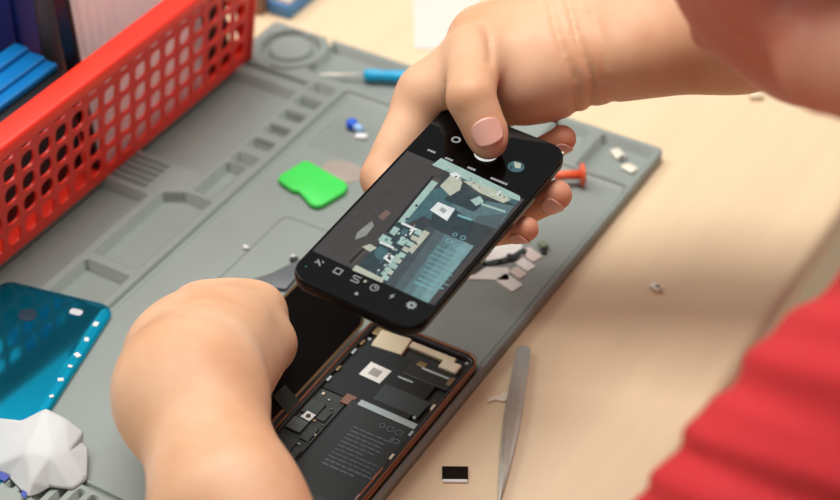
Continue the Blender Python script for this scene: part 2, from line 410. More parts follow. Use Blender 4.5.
gb = thing('camera_module', 'tiny greenish module lying past the fingertips on the mat', 'module', tuple(at(543, 248, ZW)), -.6)
obj('module_body', box((0, 0, .002), (.006, .005, .004), bev=.0006), mat('module_green', (120, 132, 108), .4), gb)
obj('plug', box((.004, -.002, .001), (.005, .003, .002), bev=.0004), BLK, gb)

# ------------------------------------------------------------------ scraps and tweezers on the bench
TWZ = mat('brushed_steel', (190, 186, 178), .33, .85, var=.06, scale=40, stretch=(1, 8, 1))
tw = thing('tweezers', 'steel tweezers lying on the bench right of the mat', 'tweezers', (0, 0, 0))
A0, A1 = at(524, 349, .002), at(502.5, 482, .002); dirv = (A1-A0); LT = .128; dirv /= np.linalg.norm(dirv); sidev = np.array([dirv[1], -dirv[0], 0])
prof = [(0, .0030), (.002, .0041), (.03, .0047), (.06, .0050), (.08, .0042), (.10, .0028), (.118, .0013), (.128, .0005)]
for s in (-1, 1):
    bm = bmesh.new(); rows = []
    for t_, w_ in prof:
        opening = .0022*math.sin(math.pi*min(1, t_/.128))
        zc = .0032+s*(.0006+opening*.6)
        c = A0+dirv*t_
        row = []
        for sx, dz in ((-1, -.0005), (1, -.0005), (1, .0004), (.45, .0008), (-.45, .0008), (-1, .0004)):
            v = c+sidev*w_*sx; row.append(bm.verts.new((v[0], v[1], zc+dz*s if s > 0 else zc+dz)))
        rows.append(row)
    for r0, r1 in zip(rows, rows[1:]):
        for i in range(6): bm.faces.new((r0[i], r0[(i+1) % 6], r1[(i+1) % 6], r1[i]))
    bm.faces.new(rows[0]); bm.faces.new(rows[-1][::-1]); bmesh.ops.recalc_face_normals(bm, faces=bm.faces)
    obj('arm', bm, TWZ, tw)
ch = thing('foil_chip', 'small black rectangular foil piece with white torn edge on the bench', 'scrap', tuple(at(455, 475, .0)), math.radians(30))
obj('foil', box((0, .0006, .0009), (.0145, .0098, .0008), bev=.0002), mat('black_foil', (14, 14, 15), .18), ch)
obj('torn_edge', box((.0, -.0052, .0007), (.014, .0022, .0012), bev=.0005), mat('white_plastic', (222, 224, 222), .4), ch)
tp = [(495, 401), (487, 404), (489, 399), (499, 396), (506, 393), (510, 398), (505, 403)]
tq = [at(x, y, 0) for x, y in tp]; cxy = sum(tq)/len(tq)
o = obj('tape_shred', prism([(v[0]-cxy[0], v[1]-cxy[1]) for v in tq], 0, .0012, None, .0003), mat('shred_white', (226, 212, 192), .6))
o.location = (cxy[0], cxy[1], .0); tag(o, 'torn whitish tape shred touching the left side of the tweezers', 'scrap')
o = thing('plastic_bit', 'small white notched plastic bit alone on the bare bench', 'plastic piece', tuple(at(655.5, 290, 0)), -.2)
obj('bit_body', box((0, 0, .0018), (.0075, .0048, .0036), bev=.0009), mat('bit_white', (232, 230, 220), .5), o, True)
obj('notch', box((.001, .0003, .0036), (.003, .002, .0008), bev=.0003), mat('grey_plastic', (92, 92, 92), .5), o)
o = thing('clear_clip', 'clear plastic clip on the bench under the raised forearm', 'clip', tuple(at(745, 91, 0)), .2)
CLR = mat('clear_plastic', (212, 198, 170), .25)
obj('clip_body', box((-.012, 0, .003), (.020, .008, .006), bev=.002), CLR, o, True)
obj('clip_tab', box((.008, -.004, .002), (.010, .012, .004), .4, .0012), CLR, o, True)

# ------------------------------------------------------------------ crumpled white paper at the near left
pap = thing('crumpled_paper', 'crumpled white paper wrapper on the near left of the mat', 'paper')
PV = {'a': (-40, 452, .012), 'b': (-6, 418, .011), 'c': (22, 421, .021), 'd': (46, 409, .028), 'e': (66, 419, .024), 'f': (83, 432, .017), 'g': (82, 442, .013),
      'h': (88, 449, .011), 'i': (87, 480, .0095), 'j': (73, 490, .0095), 'k': (50, 487, .011), 'l': (38, 494, .009), 'm': (28, 497, .010), 'n': (8, 476, .010), 'o': (-10, 468, .010),
      'p': (26, 452, .023), 'q': (50, 456, .0225), 'r': (68, 452, .0195), 's': (32, 482, .0155)}
PF = ['abo', 'bcp', 'bpo', 'cdp', 'dqp', 'deq', 'erq', 'efr', 'fgr', 'ghr', 'hir', 'iqr', 'ijq', 'jkq', 'ksq', 'psq', 'kls', 'lms', 'mns', 'nps', 'nop']
keys = list(PV); vv = [at(*PV[k]) for k in keys]
pm = bmesh.new(); bv = [pm.verts.new(tuple(v)) for v in vv]
for f in PF: pm.faces.new([bv[keys.index(k)] for k in f])
bmesh.ops.recalc_face_normals(pm, faces=pm.faces)
po = obj('sheet', pm, mat('white_paper', (198, 199, 199), .6, var=.02, bump=.05, bscale=200), pap)
sb = po.modifiers.new('soften', 'SUBSURF'); sb.subdivision_type = 'CATMULL_CLARK'; sb.levels = 3; sb.render_levels = 3
cr = po.data.attributes.new('crease_edge', 'FLOAT', 'EDGE'); cr.data.foreach_set('value', [.72+.28*random.random() for _ in po.data.edges])
for p in po.data.polygons: p.use_smooth = True
so = po.modifiers.new('thickness', 'SOLIDIFY'); so.thickness = .0004
bpn = bmesh.new()
def quadpatch(bm, pl, z): 
    vs = [at(x, y, z) for x, y in pl]; prism([(v[0], v[1]) for v in vs], z, z+.0005, bm)
quadpatch(bpn, [(-8, 465), (10, 477), (5, 482), (-8, 476)], .0105); quadpatch(bpn, [(23, 490), (27, 493), (26, 499), (21, 496)], .0115)
obj('printed_corner', bpn, mat('print_blue', (40, 62, 150), .5), pap)

# ------------------------------------------------------------------ blue phone back cover at the left
e0, e1 = at(113.5, 320, ZT+.002), at(52, 416, ZT+.002); ca_ = math.atan2(e0[1]-e1[1], e0[0]-e1[0])-math.pi/2
cc = at(116, 304, ZT+.002); cl, sl_ = math.cos(ca_), math.sin(ca_)
cv = thing('phone_cover', 'glossy blue phone back cover lying on the left of the mat', 'phone cover', (cc[0]-(.038*cl-.080*sl_), cc[1]-(.038*sl_+.080*cl), ZT+.0002), 0, None, (0, math.radians(2.9), ca_))
CBL = mat('gloss_blue', (24, 196, 242), .09, .92, var=.08, scale=12)
def shell(w, h, r, th, lip):
    bm = bmesh.new(); rings = []
    for ins, z in ((0, 0), (0, lip*.45), (.0008, lip*.8), (.0024, lip), (.006, lip+.0003)):
        rings.append([bm.verts.new((x, y, z)) for x, y in rrect(w-2*ins, h-2*ins, max(r-ins, .001), 8)])
    for a, b in zip(rings, rings[1:]):
        for i in range(len(a)): bm.faces.new((a[i], a[(i+1) % len(a)], b[(i+1) % len(a)], b[i]))
    bm.faces.new(rings[-1]); bm.faces.new(rings[0][::-1]); bmesh.ops.recalc_face_normals(bm, faces=bm.faces)
    return bm
obj('back_panel', shell(.076, .160, .010, .001, .0028), CBL, cv, True)
obj('logo_plate', prism(rrect(.008, .005, .002), .0031, .0033), mat('silver_print', (200, 204, 206), .35), cv, loc=(.018, .066, 0))
obj('lens_ring', lathe([(.0055, .0031), (.0055, .0034), (.003, .0035)], 20), mat('dark_lens', (40, 60, 74), .1), cv, loc=(-.008, .054, 0))
ad = bmesh.new()
for k, (x, y, w) in enumerate([(.0335, .060, .003), (.034, .046, .0026), (.0345, .032, .003), (.0345, .022, .002), (.034, .010, .0026), (.035, -.004, .002)]):
    add_box(ad, (x, y, .0032), (w, w*1.3, .0006), .5*k, .0002)
obj('adhesive_residue', ad, mat('white_plastic', (222, 224, 222), .4), cv)

# ------------------------------------------------------------------ opened phone on the mat
OPW, OPL = .0725, .158
op = thing('opened_phone', 'opened phone with battery and circuit board showing on the mat', 'phone', (-.0425, -.2485-OPL/2, ZW))
dq = at(473, 356, ZW)-at(467.5, 347, ZW); op.location.x += dq[0]; op.location.y += dq[1]
COP = mat('copper_frame', (136, 92, 68), .32, .7); GOLD = mat('pale_gold', (140, 118, 84), .35, .6)
OT = .0078
def ringbm(w, h, r, t, z0, z1, bv=0):
    bm = bmesh.new(); o_, i_ = rrect(w, h, r, 8), rrect(w-2*t, h-2*t, max(r-t, .001), 8); n = len(o_)
    L = [[bm.verts.new((x, y, z)) for x, y in ps] for ps, z in ((o_, z0), (o_, z1), (i_, z1), (i_, z0))]
    for k in range(4):
        a, b = L[k], L[(k+1) % 4]
        for i in range(n): bm.faces.new((a[i], a[(i+1) % n], b[(i+1) % n], b[i]))
    bmesh.ops.recalc_face_normals(bm, faces=bm.faces)
    return bm
obj('frame', ringbm(OPW, OPL, .009, .0013, 0, OT), COP, op, True)
obj('inner_lip', ringbm(OPW-.0027, OPL-.0027, .0078, .0022, .0, OT-.0008), mat('black_satin', (26, 26, 27), .35), op, True)
obj('mid_plate', prism(rrect(OPW-.0046, OPL-.0046, .007, 6), .0006, .0030), mat('charcoal_metal', (44, 47, 47), .4, .3), op)
def lp(px, py, z):                                # where the photo shows a spot of the opened phone, in the phone's own frame
    v = at(px, py, ZW+z); return (v[0]-op.location.x, v[1]-op.location.y)
def opart(name, c, s, z0, z1, m_, bev=.0002, rot=0, label=None, parent=None):
    o = obj(name, box((c[0], c[1], (z0+z1)/2), (s[0], s[1], z1-z0), rot, bev), m_, parent or op)
    if label: o['label'] = label
    return o
BAT = mat('battery_black', (38, 44, 45), .32, var=.05); FILM = mat('graphite_film', (28, 33, 34), .25)
PCB = mat('board_dark', (34, 40, 38), .4, var=.25, scale=150); SHD = mat('shield_metal', (96, 100, 98), .35, .7); CREAM = mat('cream_shield', (214, 202, 172), .5)
WHT = mat('label_white', (226, 226, 220), .5); TXT = mat('print_light', (92, 108, 114), .5); SIL2 = mat('silver_strip', (176, 192, 194), .3, .4)
# far third: graphite film over the board, with cream antenna shields
opart('graphite_film', (-.004, .036), (.056, .046), .003, .0052, FILM)
opart('bracket', (-.0175, .0655), (.020, .015), .003, .0058, CREAM, .0006, .1)
opart('bracket', (-.027, .070), (.010, .007), .003, .0056, GOLD, .0005)
opart('antenna_strip', (.008, .0702), (.030, .005), .003, .0056, CREAM, .0006)
opart('antenna_strip', (.0225, .0655), (.012, .008), .003, .0058, mat('pale_shield', (222, 214, 190), .5), .001)
opart('spring_contact', (.008, .058), (.006, .004), .003, .0060, GOLD, .0006); opart('spring_contact', (.0295, .054), (.003, .007), .003, .0058, GOLD, .0005)
sp_ = opart('speaker_module', (.0165, .053), (.030, .013), .003, .0055, mat('speaker_black', (36, 40, 41), .3), .0004)
opart('speaker_slot', (.0185, .0555), (.018, .0016), .0054, .0057, SIL2, .0003, 0, None, sp_)
lb_ = opart('blank_label', (-.0120, .0385), (.0145, .0125), .0052, .0054, WHT, .00005, -.05, 'white square label')
opart('label_patch', (-.0120, .0385), (.0066, .0060), .0054, .00545, mat('label_grey', (150, 150, 144), .5), .00002, -.05, None, lb_)
opart('film_sticker', (.013, .0265), (.030, .014), .0051, .0054, mat('film_grey', (56, 64, 66), .25), .0001)
opart('silver_tab', (.006, .0425), (.010, .0012), .0052, .0055, SIL2, .0002)
# battery
bat_ = opart('battery', (.0105, -.028), (.044, .082), .003, .0062, BAT, .0010)
opart('pull_tab', (.0125, .0120), (.038, .0044), .0060, .0065, SIL2, .0002, -.02, 'silver pull tab', bat_)
tx = bmesh.new()
for k in range(11):
    wl = random.uniform(.014, .025); x0 = .001
    while wl > 0:
        seg = min(wl, random.uniform(.002, .006)); add_box(tx, (x0+seg/2, -.006-.0032*k, .00625), (seg, .0007 if k not in (9, 10) else .0013, .0001)); x0 += seg+.0008; wl -= seg
for cx, cy, r in ((.020, .003, .0022), (.0255, .003, .0022), (.0145, .003, .0018)):
    ringb = ringbm(2*r, 2*r, r*.99, .0004, .0062, .0063); bmesh.ops.translate(ringb, vec=(cx, cy, 0), verts=ringb.verts)
    me = bpy.data.meshes.new('t'); ringb.to_mesh(me); ringb.free(); tx.from_mesh(me); bpy.data.meshes.remove(me)
def stroke_text(s, size, ext=.00005):
    cu = bpy.data.curves.new('txt', 'FONT'); cu.body = s; cu.size = size; cu.extrude = ext; cu.align_x = 'CENTER'; cu.align_y = 'CENTER'
    to = bpy.data.objects.new('txt', cu); COL.objects.link(to)
    dg = bpy.context.evaluated_depsgraph_get(); me = bpy.data.meshes.new_from_object(to.evaluated_get(dg))
    bpy.data.objects.remove(to); bpy.data.curves.remove(cu)
    return me
me = stroke_text('CE', .0052); me.transform(Matrix.Translation((.0268, -.0035, .00625)) @ Matrix.Rotation(math.pi, 4, 'Z')); tx.from_mesh(me); bpy.data.meshes.remove(me)
obj('battery_print', tx, TXT, bat_)
opart('battery_edge_film', (.0105, -.064), (.042, .008), .0061, .0064, mat('film_grey', (56, 64, 66), .25), .0001, 0, None, bat_)
# board along the left side with chips and shield cans
pcb_ = opart('circuit_board', (-.0235, -.020), (.020, .066), .003, .0042, PCB)
for x, y, w, h, z in ((-.027, -.004, .010, .012, .0056), (-.0185, -.006, .006, .009, .0054), (-.0275, -.020, .010, .010, .0058), (-.018, -.022, .006, .012, .0052), (-.0255, -.036, .012, .012, .0056), (-.0165, -.040, .005, .010, .0054)):
    opart('shield_can', (x, y), (w, h), .0042, z, SHD if random.random() < .5 else mat('dark_chip', (52, 58, 56), .35), .0004, 0, None, pcb_)
lb_ = opart('blank_label', (-.0255, -.0115), (.0062, .0060), .0058, .00595, WHT, .00005, -.1, 'white label with black mark')
opart('label_mark', (-.0255, -.0115), (.0026, .0030), .00595, .0060, BLK, .00002, .5, None, lb_)
opart('copper_pad', (-.0135, .012), (.007, .008), .003, .0053, mat('copper_tape', (128, 92, 74), .4, .5), .0003)
for k in range(16):
    opart('solder_component', (random.uniform(-.0325, -.0145), random.uniform(-.050, .012)), (random.uniform(.001, .0026), random.uniform(.001, .0024)), .0042, .0050, random.choice([CREAM, GOLD, SIL2, SHD]), .0002, 0, None, pcb_)
for k, (x, y) in enumerate([(-.0315, .056), (-.0318, .047), (-.0318, .030), (-.0318, .020), (.0318, .030), (.0318, .006), (.0318, -.015), (.0318, -.032), (.0318, -.050)]):
    opart('frame_clip', (x, y), (.0018, .0045), .003, .0066, random.choice([CREAM, GOLD, SIL2]), .0003)
for x, y in ((.0265, .018), (-.030, .061), (.030, .072)):
    o = obj('screw', lathe([(.0011, .0052), (.0011, .0058)], 12), SIL2, op, loc=(x, y, 0))
o = obj('flex_ribbon', tube([(.0318, -.070, .0062), (.0322, -.045, .0064), (.0322, -.025, .0064)], .0007, 6), mat('orange_flex', (176, 92, 52), .4), op)

# black display folded open along the phone's left side, held up by the left hand
DW, DL, DTH = .0460, .128, .0030
tilt = math.radians(42)
hx = -.0815+dq[0]; hz = ZW+.0062; DY = -.3190+dq[1]
dp = thing('display_panel', 'black display panel folded open beside the opened phone under the lower hand', 'phone screen', (hx, DY, hz), 0, None, (0, tilt, 0))
obj('glass', (lambda b: (bmesh.ops.translate(b, vec=(-DW/2-.001, 0, 0), verts=b.verts), b)[1])(prism(rrect(DW, DL, .008, 6), 0, DTH-.0008, None, .0004)), mat('gloss_black', (8, 8, 9), .3), dp)
obj('backing', (lambda b: (bmesh.ops.translate(b, vec=(-DW/2-.001, 0, 0), verts=b.verts), b)[1])(prism(rrect(DW-.004, DL-.004, .006, 6), DTH-.0008, DTH)), mat('matte_black', (9, 8, 8), .55, spec=.12), dp)
obj('edge_trim', (lambda b: (bmesh.ops.translate(b, vec=(-DW/2-.001, 0, 0), verts=b.verts), b)[1])(ringbm(DW, DL, .008, .0012, DTH-.0008, DTH+.0004)), GOLD, dp)
fr = obj('flex_ribbon', box((-.004, -.02, DTH+.0004), (.014, .012, .0006), 0, .0002), mat('dark_green_flex', (34, 50, 46), .4), dp)
DM = Matrix.Translation((hx, DY, hz)) @ Matrix.Rotation(tilt, 4, 'Y')

# ------------------------------------------------------------------ phone held in the right hand, camera app on
hp = thing('smartphone', 'black smartphone in the right hand showing its camera app', 'phone', (-.0123, -.2871, .1416))
xa, ya = Vector((.998, -.008, -.060)).normalized(), Vector((.011, .998, .056)); za = xa.cross(ya).normalized(); ya = za.cross(xa)
HM = Matrix((xa, ya, za)).transposed().to_4x4(); HM.translation = Vector((-.0132, -.2874, .1416)); hp.location = HM.translation
hp.rotation_euler = HM.to_euler()
HI = HM.inverted()
HW, HLN, HT = .0776, .1640, .0082
def hl_(px, py):                                  # where the photo shows a spot of the screen, in the phone's own frame
    d = Vector(RX @ np.array([px-420., 250.-py, FPX])); c = Vector(CAM); nn = HM.to_3x3() @ Vector((0, 0, 1)); p0 = HM.translation
    t = (p0-c).dot(nn)/d.dot(nn); q = HI @ (c+d*t); return (q.x, q.y)
bdy = bmesh.new(); rings = []
for ins, z in ((.0025, -HT), (.0008, -HT+.0009), (0, -HT+.0025), (0, -.0022), (.0005, -.0008)):
    rings.append([bdy.verts.new((x, y, z)) for x, y in rrect(HW-2*ins, HLN-2*ins, .0115-ins, 8)])
for a, b in zip(rings, rings[1:]):
    for i in range(len(a)): bdy.faces.new((a[i], a[(i+1) % len(a)], b[(i+1) % len(a)], b[i]))
bdy.faces.new(rings[-1]); bdy.faces.new(rings[0][::-1]); bmesh.ops.recalc_face_normals(bdy, faces=bdy.faces)
obj('case', bdy, mat('black_case', (6, 6, 7), .35, 0, spec=.12), hp, True)
gls = prism(rrect(HW-.0012, HLN-.0012, .0108, 8), -.0008, 0.0, None, .0003)
obj('front_glass', gls, mat('screen_glass', (4, 5, 6), .06, spec=.22), hp)
obj('side_button', box((HW/2+.0002, -.012, -.0042), (.0008, .012, .0022), bev=.0003), mat('button_grey', (110, 104, 94), .3, .8), hp)
obj('side_button', box((HW/2+.0002, .028, -.0042), (.0008, .024, .0022), bev=.0003), mat('button_grey', (110, 104, 94), .3, .8), hp)
obj('corner_antenna', box((HW/2-.0035, HLN/2-.0035, -.0020), (.0022, .0022, .0024), .785, .0004), mat('antenna_line', (190, 190, 170), .3), hp)
EM = .85
def scr_mat(n_, rgb, var=.1, scale=200): 
    m = mat('lit_'+n_, rgb, .2, 0, var, scale, emit=EM, spec=.25)
    b = m.node_tree.nodes['Principled BSDF']
    for l in list(b.inputs['Base Color'].links): m.node_tree.links.remove(l)
    b.inputs['Base Color'].default_value = (.006, .006, .007, 1)
    return m
class Screen:
    """flat lit shapes stacked in thin layers on the glass, one mesh"""
    def __init__(s): s.V = []; s.F = []; s.M = []; s.mats = []; s.z = 0.00002
    def poly(s, pts, m, local=False, z=None):
        pts = pts if local else [hl_(*p) for p in pts]
        ar = sum(pts[i][0]*pts[(i+1) % len(pts)][1]-pts[(i+1) % len(pts)][0]*pts[i][1] for i in range(len(pts)))
        if ar < 0: pts = pts[::-1]
        s.z += 0.0000015
        b = len(s.V); s.V += [(x, y, s.z) for x, y in pts]; s.F.append(list(range(b, b+len(pts))))
        if m not in s.mats: s.mats.append(m)
        s.M.append(s.mats.index(m))
    def rect(s, c, w, h, m, rot=0.0, r=None):
        pts = rrect(w, h, r, 4) if r else [(-w/2, -h/2), (w/2, -h/2), (w/2, h/2), (-w/2, h/2)]
        ca, sa = math.cos(rot), math.sin(rot); s.poly([(c[0]+x*ca-y*sa, c[1]+x*sa+y*ca) for x, y in pts], m, True)
    def ring(s, c, r0, r1, m, a0=0, a1=360, n=20):
        for k in range(n):
            a, b = math.radians(a0+(a1-a0)*k/n), math.radians(a0+(a1-a0)*(k+1)/n)
            s.poly([(c[0]+r1*math.cos(a), c[1]+r1*math.sin(a)), (c[0]+r1*math.cos(b), c[1]+r1*math.sin(b)), (c[0]+r0*math.cos(b), c[1]+r0*math.sin(b)), (c[0]+r0*math.cos(a), c[1]+r0*math.sin(a))], m, True); s.z -= 0.0000015
    def disc(s, c, r, m, n=20): s.poly([(c[0]+r*math.cos(2*math.pi*k/n), c[1]+r*math.sin(2*math.pi*k/n)) for k in range(n)], m, True)
    def done(s, name):
        o = obj(name, (s.V, s.F), s.mats, hp)
        for p, mi in zip(o.data.polygons, s.M): p.material_index = mi
        return o
T1 = scr_mat('teal', (66, 106, 113), .2); T2 = scr_mat('teal_light', (98, 136, 141), .15); T3 = scr_mat('teal_dark', (40, 62, 68), .25); T4 = scr_mat('slate', (52, 62, 66), .2)
TB = [scr_mat('battery_tone', c, .12) if False else scr_mat('battery_tone_%s' % n_, c, .12) for n_, c in (('dark', (66, 78, 83)), ('dim', (80, 98, 103)), ('mid', (92, 122, 126)), ('pale', (108, 144, 147)), ('light', (124, 160, 162)))]
DG = scr_mat('dim_grey', (68, 65, 63)); DG2 = scr_mat('dim_brown', (84, 74, 66)); CR = scr_mat('cream', (196, 200, 180)); MI = scr_mat('mint', (170, 200, 190)); WH = scr_mat('white', (236, 240, 238)); PK = scr_mat('dull_pink', (128, 100, 92)); BK = scr_mat('black', (16, 18, 20)); CY = scr_mat('cyan_print', (122, 178, 186)); GY = scr_mat('icon_grey', (168, 172, 172))
S = Screen()
pn, pf = hl_(329, 256)[1], hl_(468, 175)[1]        # near and far ends of the preview picture
xl, xr = -HW/2+.0022, HW/2-.0022
pn = (hl_(318, 253)[1]+hl_(428, 303)[1])/2; pf = (hl_(418, 152)[1]+hl_(520, 201)[1])/2
S.poly([(xl, pn), (xr, pn), (xr, pf), (xl, pf)], DG, True)
S.poly([(371, 277), (383, 264), (420, 218), (438, 176), (448, 167), (519, 201), (428, 303)], T4)
S.poly([(437, 163), (442, 160), (480, 177), (520, 200), (516, 205), (470, 186)], T1)
S.poly([(432, 165), (441, 158), (520, 196), (520, 201), (500, 195), (462, 178)], MI)
S.poly([(376, 248), (420, 195), (436, 177), (441, 180), (385, 252)], DG2)
S.poly([(395, 224), (432, 180), (438, 183), (402, 226)], MI)
S.poly([(402, 226), (432, 190), (444, 186), (462, 196), (441, 226), (424, 216)], T1)
bl0, bl1, br0, br1 = np.array([426., 226.]), np.array([386., 284.]), np.array([474., 246.]), np.array([428., 303.])
for k in range(15):                               # the photographed battery brightens towards its lower right on the screen
    f0, f1 = k/15, (k+1)/15
    S.poly([tuple(bl0+(br0-bl0)*f0), tuple(bl0+(br0-bl0)*f1), tuple(bl1+(br1-bl1)*f1), tuple(bl1+(br1-bl1)*f0)], TB[min(4, k//3)])
S.poly([(432, 214), (441, 204), (474, 222), (466, 236), (430, 225)], T3)
S.poly([(450, 206), (464, 197), (514, 206), (497, 229), (474, 222)], TB[2]); S.poly([(478, 216), (506, 214), (497, 229), (474, 222)], TB[1])
S.poly([(444, 200), (456, 185), (470, 190), (488, 200), (474, 212)], T3)
S.poly([(440, 186), (452, 174), (463, 180), (460, 190), (450, 196)], CR); S.poly([(449, 174), (456, 172), (461, 176), (457, 180)], WH)
S.poly([(463, 181), (473, 182), (500, 192), (511, 200), (503, 203), (480, 193)], CR)
S.poly([(470, 200), (480, 196), (484, 202), (476, 206)], MI); S.poly([(482, 203), (506, 211), (505, 213), (481, 205)], MI)
S.poly([(430, 210), (438, 202), (455, 209), (447, 221)], WH); S.poly([(439, 210), (442, 207), (447, 210), (444, 214)], GY)
S.poly([(458, 214), (472, 219), (471, 221), (457, 216)], CY)
# board on the screen
S.poly([(357, 269), (366, 256), (376, 246), (398, 222), (424, 230), (404, 258), (386, 284)], T3)
for q in ([(378, 240), (383, 234), (395, 240), (390, 246)], [(388, 232), (394, 226), (400, 229), (394, 236)], [(396, 243), (402, 236), (409, 240), (403, 246)]): S.poly(q, MI)
for q in ([(380, 241), (394, 247), (393, 249), (379, 243)], [(402, 222), (422, 231), (421, 233), (401, 224)], [(409, 234), (414, 228), (415, 229), (410, 236)]): S.poly(q, WH)
S.poly([(390, 241), (394, 236), (400, 239), (396, 244)], T3); S.poly([(400, 233), (404, 228), (409, 231), (405, 236)], T1)
S.poly([(374, 252), (380, 246), (388, 250), (384, 262), (376, 258)], T1)
S.poly([(383, 258), (388, 253), (395, 257), (391, 264)], WH); S.poly([(387, 258), (389, 256), (392, 258), (390, 261)], BK)
for k in range(9):
    x, y = 388+4.6*k-.5*k, 281-5.6*k
    S.poly([(x-7, y-3), (x-4, y-7), (x+2, y-4), (x-1, y)], CR if k % 2 else MI)
for k in range(5):
    x, y = 398-3.4*k, 259+4.2*k
    S.poly([(x-4, y-2), (x-1, y-5), (x+4, y-3), (x+1, y+1)], MI)
S.poly([(416, 242), (424, 230), (430, 233), (419, 246)], CR); S.poly([(408, 250), (414, 244), (419, 246), (412, 254)], CR)
S.poly([(352, 270), (356, 265), (384, 279), (382, 283)], CR); S.poly([(345, 263), (364, 244), (371, 246), (353, 266)], DG2); S.poly([(348, 262), (364, 247), (366, 248), (351, 264)], BK)
S.poly([(362, 247), (370, 244), (377, 248), (370, 252)], CR)
for _ in range(12):
    x, y = random.uniform(362, 415), 0; y = 285-(x-362)*1.02+random.uniform(-26, 4)
    w = random.uniform(1, 2.4); S.poly([(x, y), (x+w, y-w), (x+2*w, y-.4*w), (x+w, y+.6*w)], random.choice([CR, MI, T2, BK, WH]))
for _ in range(46):                               # fine components: far strip and board
    if _ < 24:
        t = random.random(); x, y = 440+72*t+random.uniform(-2, 2), 167+33*t+random.uniform(-3, 6)
    else:
        t = random.random(); x, y = 366+50*t+random.uniform(-3, 3), 277-46*t+random.uniform(-10, 7)
    w = random.uniform(.7, 1.9)
    S.poly([(x, y), (x+w, y-.9*w), (x+2*w, y-.4*w), (x+w, y+.5*w)], random.choice([CR, MI, T3, BK, WH, DG2, T2]))
S.poly([(355, 240), (357, 233), (372, 221), (374, 226), (366, 236)], scr_mat('lens_grey', (150, 150, 146)))
S.poly([(378, 217), (386, 210), (391, 213), (383, 221)], PK)
S.poly([(386, 232), (432, 176), (434, 177), (389, 233)], BK)
# battery print on the screen
for k in range(9):
    a = np.array(hl_(441-2.6*k, 247+4.5*k)); L_ = random.uniform(.014, .021)
    S.rect((a[0]+L_/2-.004, a[1]-.001), L_*.8, .0005 if k < 7 else .0010, CY)
c0 = hl_(457, 247); S.ring((c0[0], c0[1]), .0014, .0019, CY, 0, 360, 12); c1 = hl_(449, 241); S.ring(c1, .0013, .0018, CY, 0, 360, 12); c2 = hl_(463, 238); S.ring(c2, .0011, .0016, CY, 0, 360, 12); c3 = hl_(455, 235); S.ring(c3, .0009, .0014, CY, 0, 360, 12)
ce = hl_(463, 250); S.ring((ce[0]+.002, ce[1]-.0006), .0013, .0018, CY, 120, 330, 10); S.ring((ce[0]-.0018, ce[1]-.0006), .0013, .0018, CY, 120, 330, 10)
S.done('live_view')
# camera app controls, each its own part
def ctl(name, draw):
    S = Screen(); S.z = 0.00025; draw(S); S.done(name)
ctl('shutter_button', lambda S: S.disc(hl_(486, 154), .0066, WH))
def thumb(S):
    q = hl_(516, 167); S.disc(q, .0046, T1)
    S.poly([(q[0]-.003, q[1]+.003), (q[0]+.001, q[1]+.0038), (q[0]+.0028, q[1]), (q[0], q[1]-.001)], CR, True); S.poly([(q[0]-.004, q[1]), (q[0]-.001, q[1]-.001), (q[0]-.001, q[1]-.004)], T3, True)
ctl('gallery_thumbnail', thumb)
ctl('switch_button', lambda S: S.ring(hl_(456, 140), .0016, .0027, GY))
def mode(c, w):
    def f(S):
        nb = 3 if w < .006 else 6
        for k in range(nb): S.rect((c[0]-w/2+w*(k+.5)/nb, c[1]), w/nb*.9, .0016, GY)
    return f
for (x, y), w in (((431.5, 151.5), .0050), ((449, 159.5), .0050), ((471.5, 169), .0050), ((499, 181.5), .0104)): ctl('mode_label', mode(hl_(x, y), w))
def ic1(S):
    q = hl_(319, 263); S.poly([(q[0]-.002, q[1]+.0014), (q[0]-.0014, q[1]+.002), (q[0]+.002, q[1]-.0014), (q[0]+.0014, q[1]-.002)], GY, True); S.poly([(q[0]-.002, q[1]-.0014), (q[0]-.0004, q[1]-.0002), (q[0]-.002, q[1]+.0002)], GY, True); S.poly([(q[0]+.0004, q[1]+.002), (q[0]+.002, q[1]+.0004), (q[0]+.002, q[1]+.002)], GY, True)
def ic2(S):
    q = hl_(338, 271.5)
    for dx, dy, w, h in ((-.0018, 0, .0007, .0042), (.0018, 0, .0007, .0042), (0, .0018, .0042, .0007), (0, -.0018, .0042, .0007)): S.rect((q[0]+dx, q[1]+dy), w, h, GY)
def ic3(S):
    q = hl_(356, 279.5)
    for dx, dy, w, h in ((0, .002, .0042, .0007), (0, -.002, .0042, .0007), (0, 0, .003, .0007), (-.002, .0012, .0007, .0016), (.002, -.0012, .0007, .0016)): S.rect((q[0]+dx, q[1]+dy), w, h, GY)
def ic4(S):
    q = hl_(374.5, 288); S.ring(q, .0018, .0024, GY); S.rect((q[0], q[1]+.0006), .0006, .0016, GY); S.rect((q[0]+.0005, q[1]), .0014, .0006, GY)
def ic5(S):
    q = hl_(392, 296.5); S.poly([(q[0]-.0012, q[1]-.0004), (q[0]+.0008, q[1]+.0024), (q[0]+.0003, q[1]+.0002), (q[0]+.0014, q[1]+.0003), (q[0]-.0006, q[1]-.0024), (q[0]-.0002, q[1]-.0004)], GY, True)
def ic6(S):
    q = hl_(411.5, 305.5); S.ring(q, .0009, .0022, GY)
    for k in range(8): S.rect((q[0]+.0024*math.cos(k*math.pi/4), q[1]+.0024*math.sin(k*math.pi/4)), .0008, .0008, GY, k*math.pi/4)
for f_ in (ic1, ic2, ic3, ic4, ic5, ic6): ctl('camera_icon', f_)
ctl('menu_dot', lambda S: S.disc(hl_(356.5, 294), .0010, GY, 12))
ctl('camera_hole', lambda S: S.disc(hl_(306, 267), .0005, scr_mat('dot_green', (60, 150, 110)), 8))

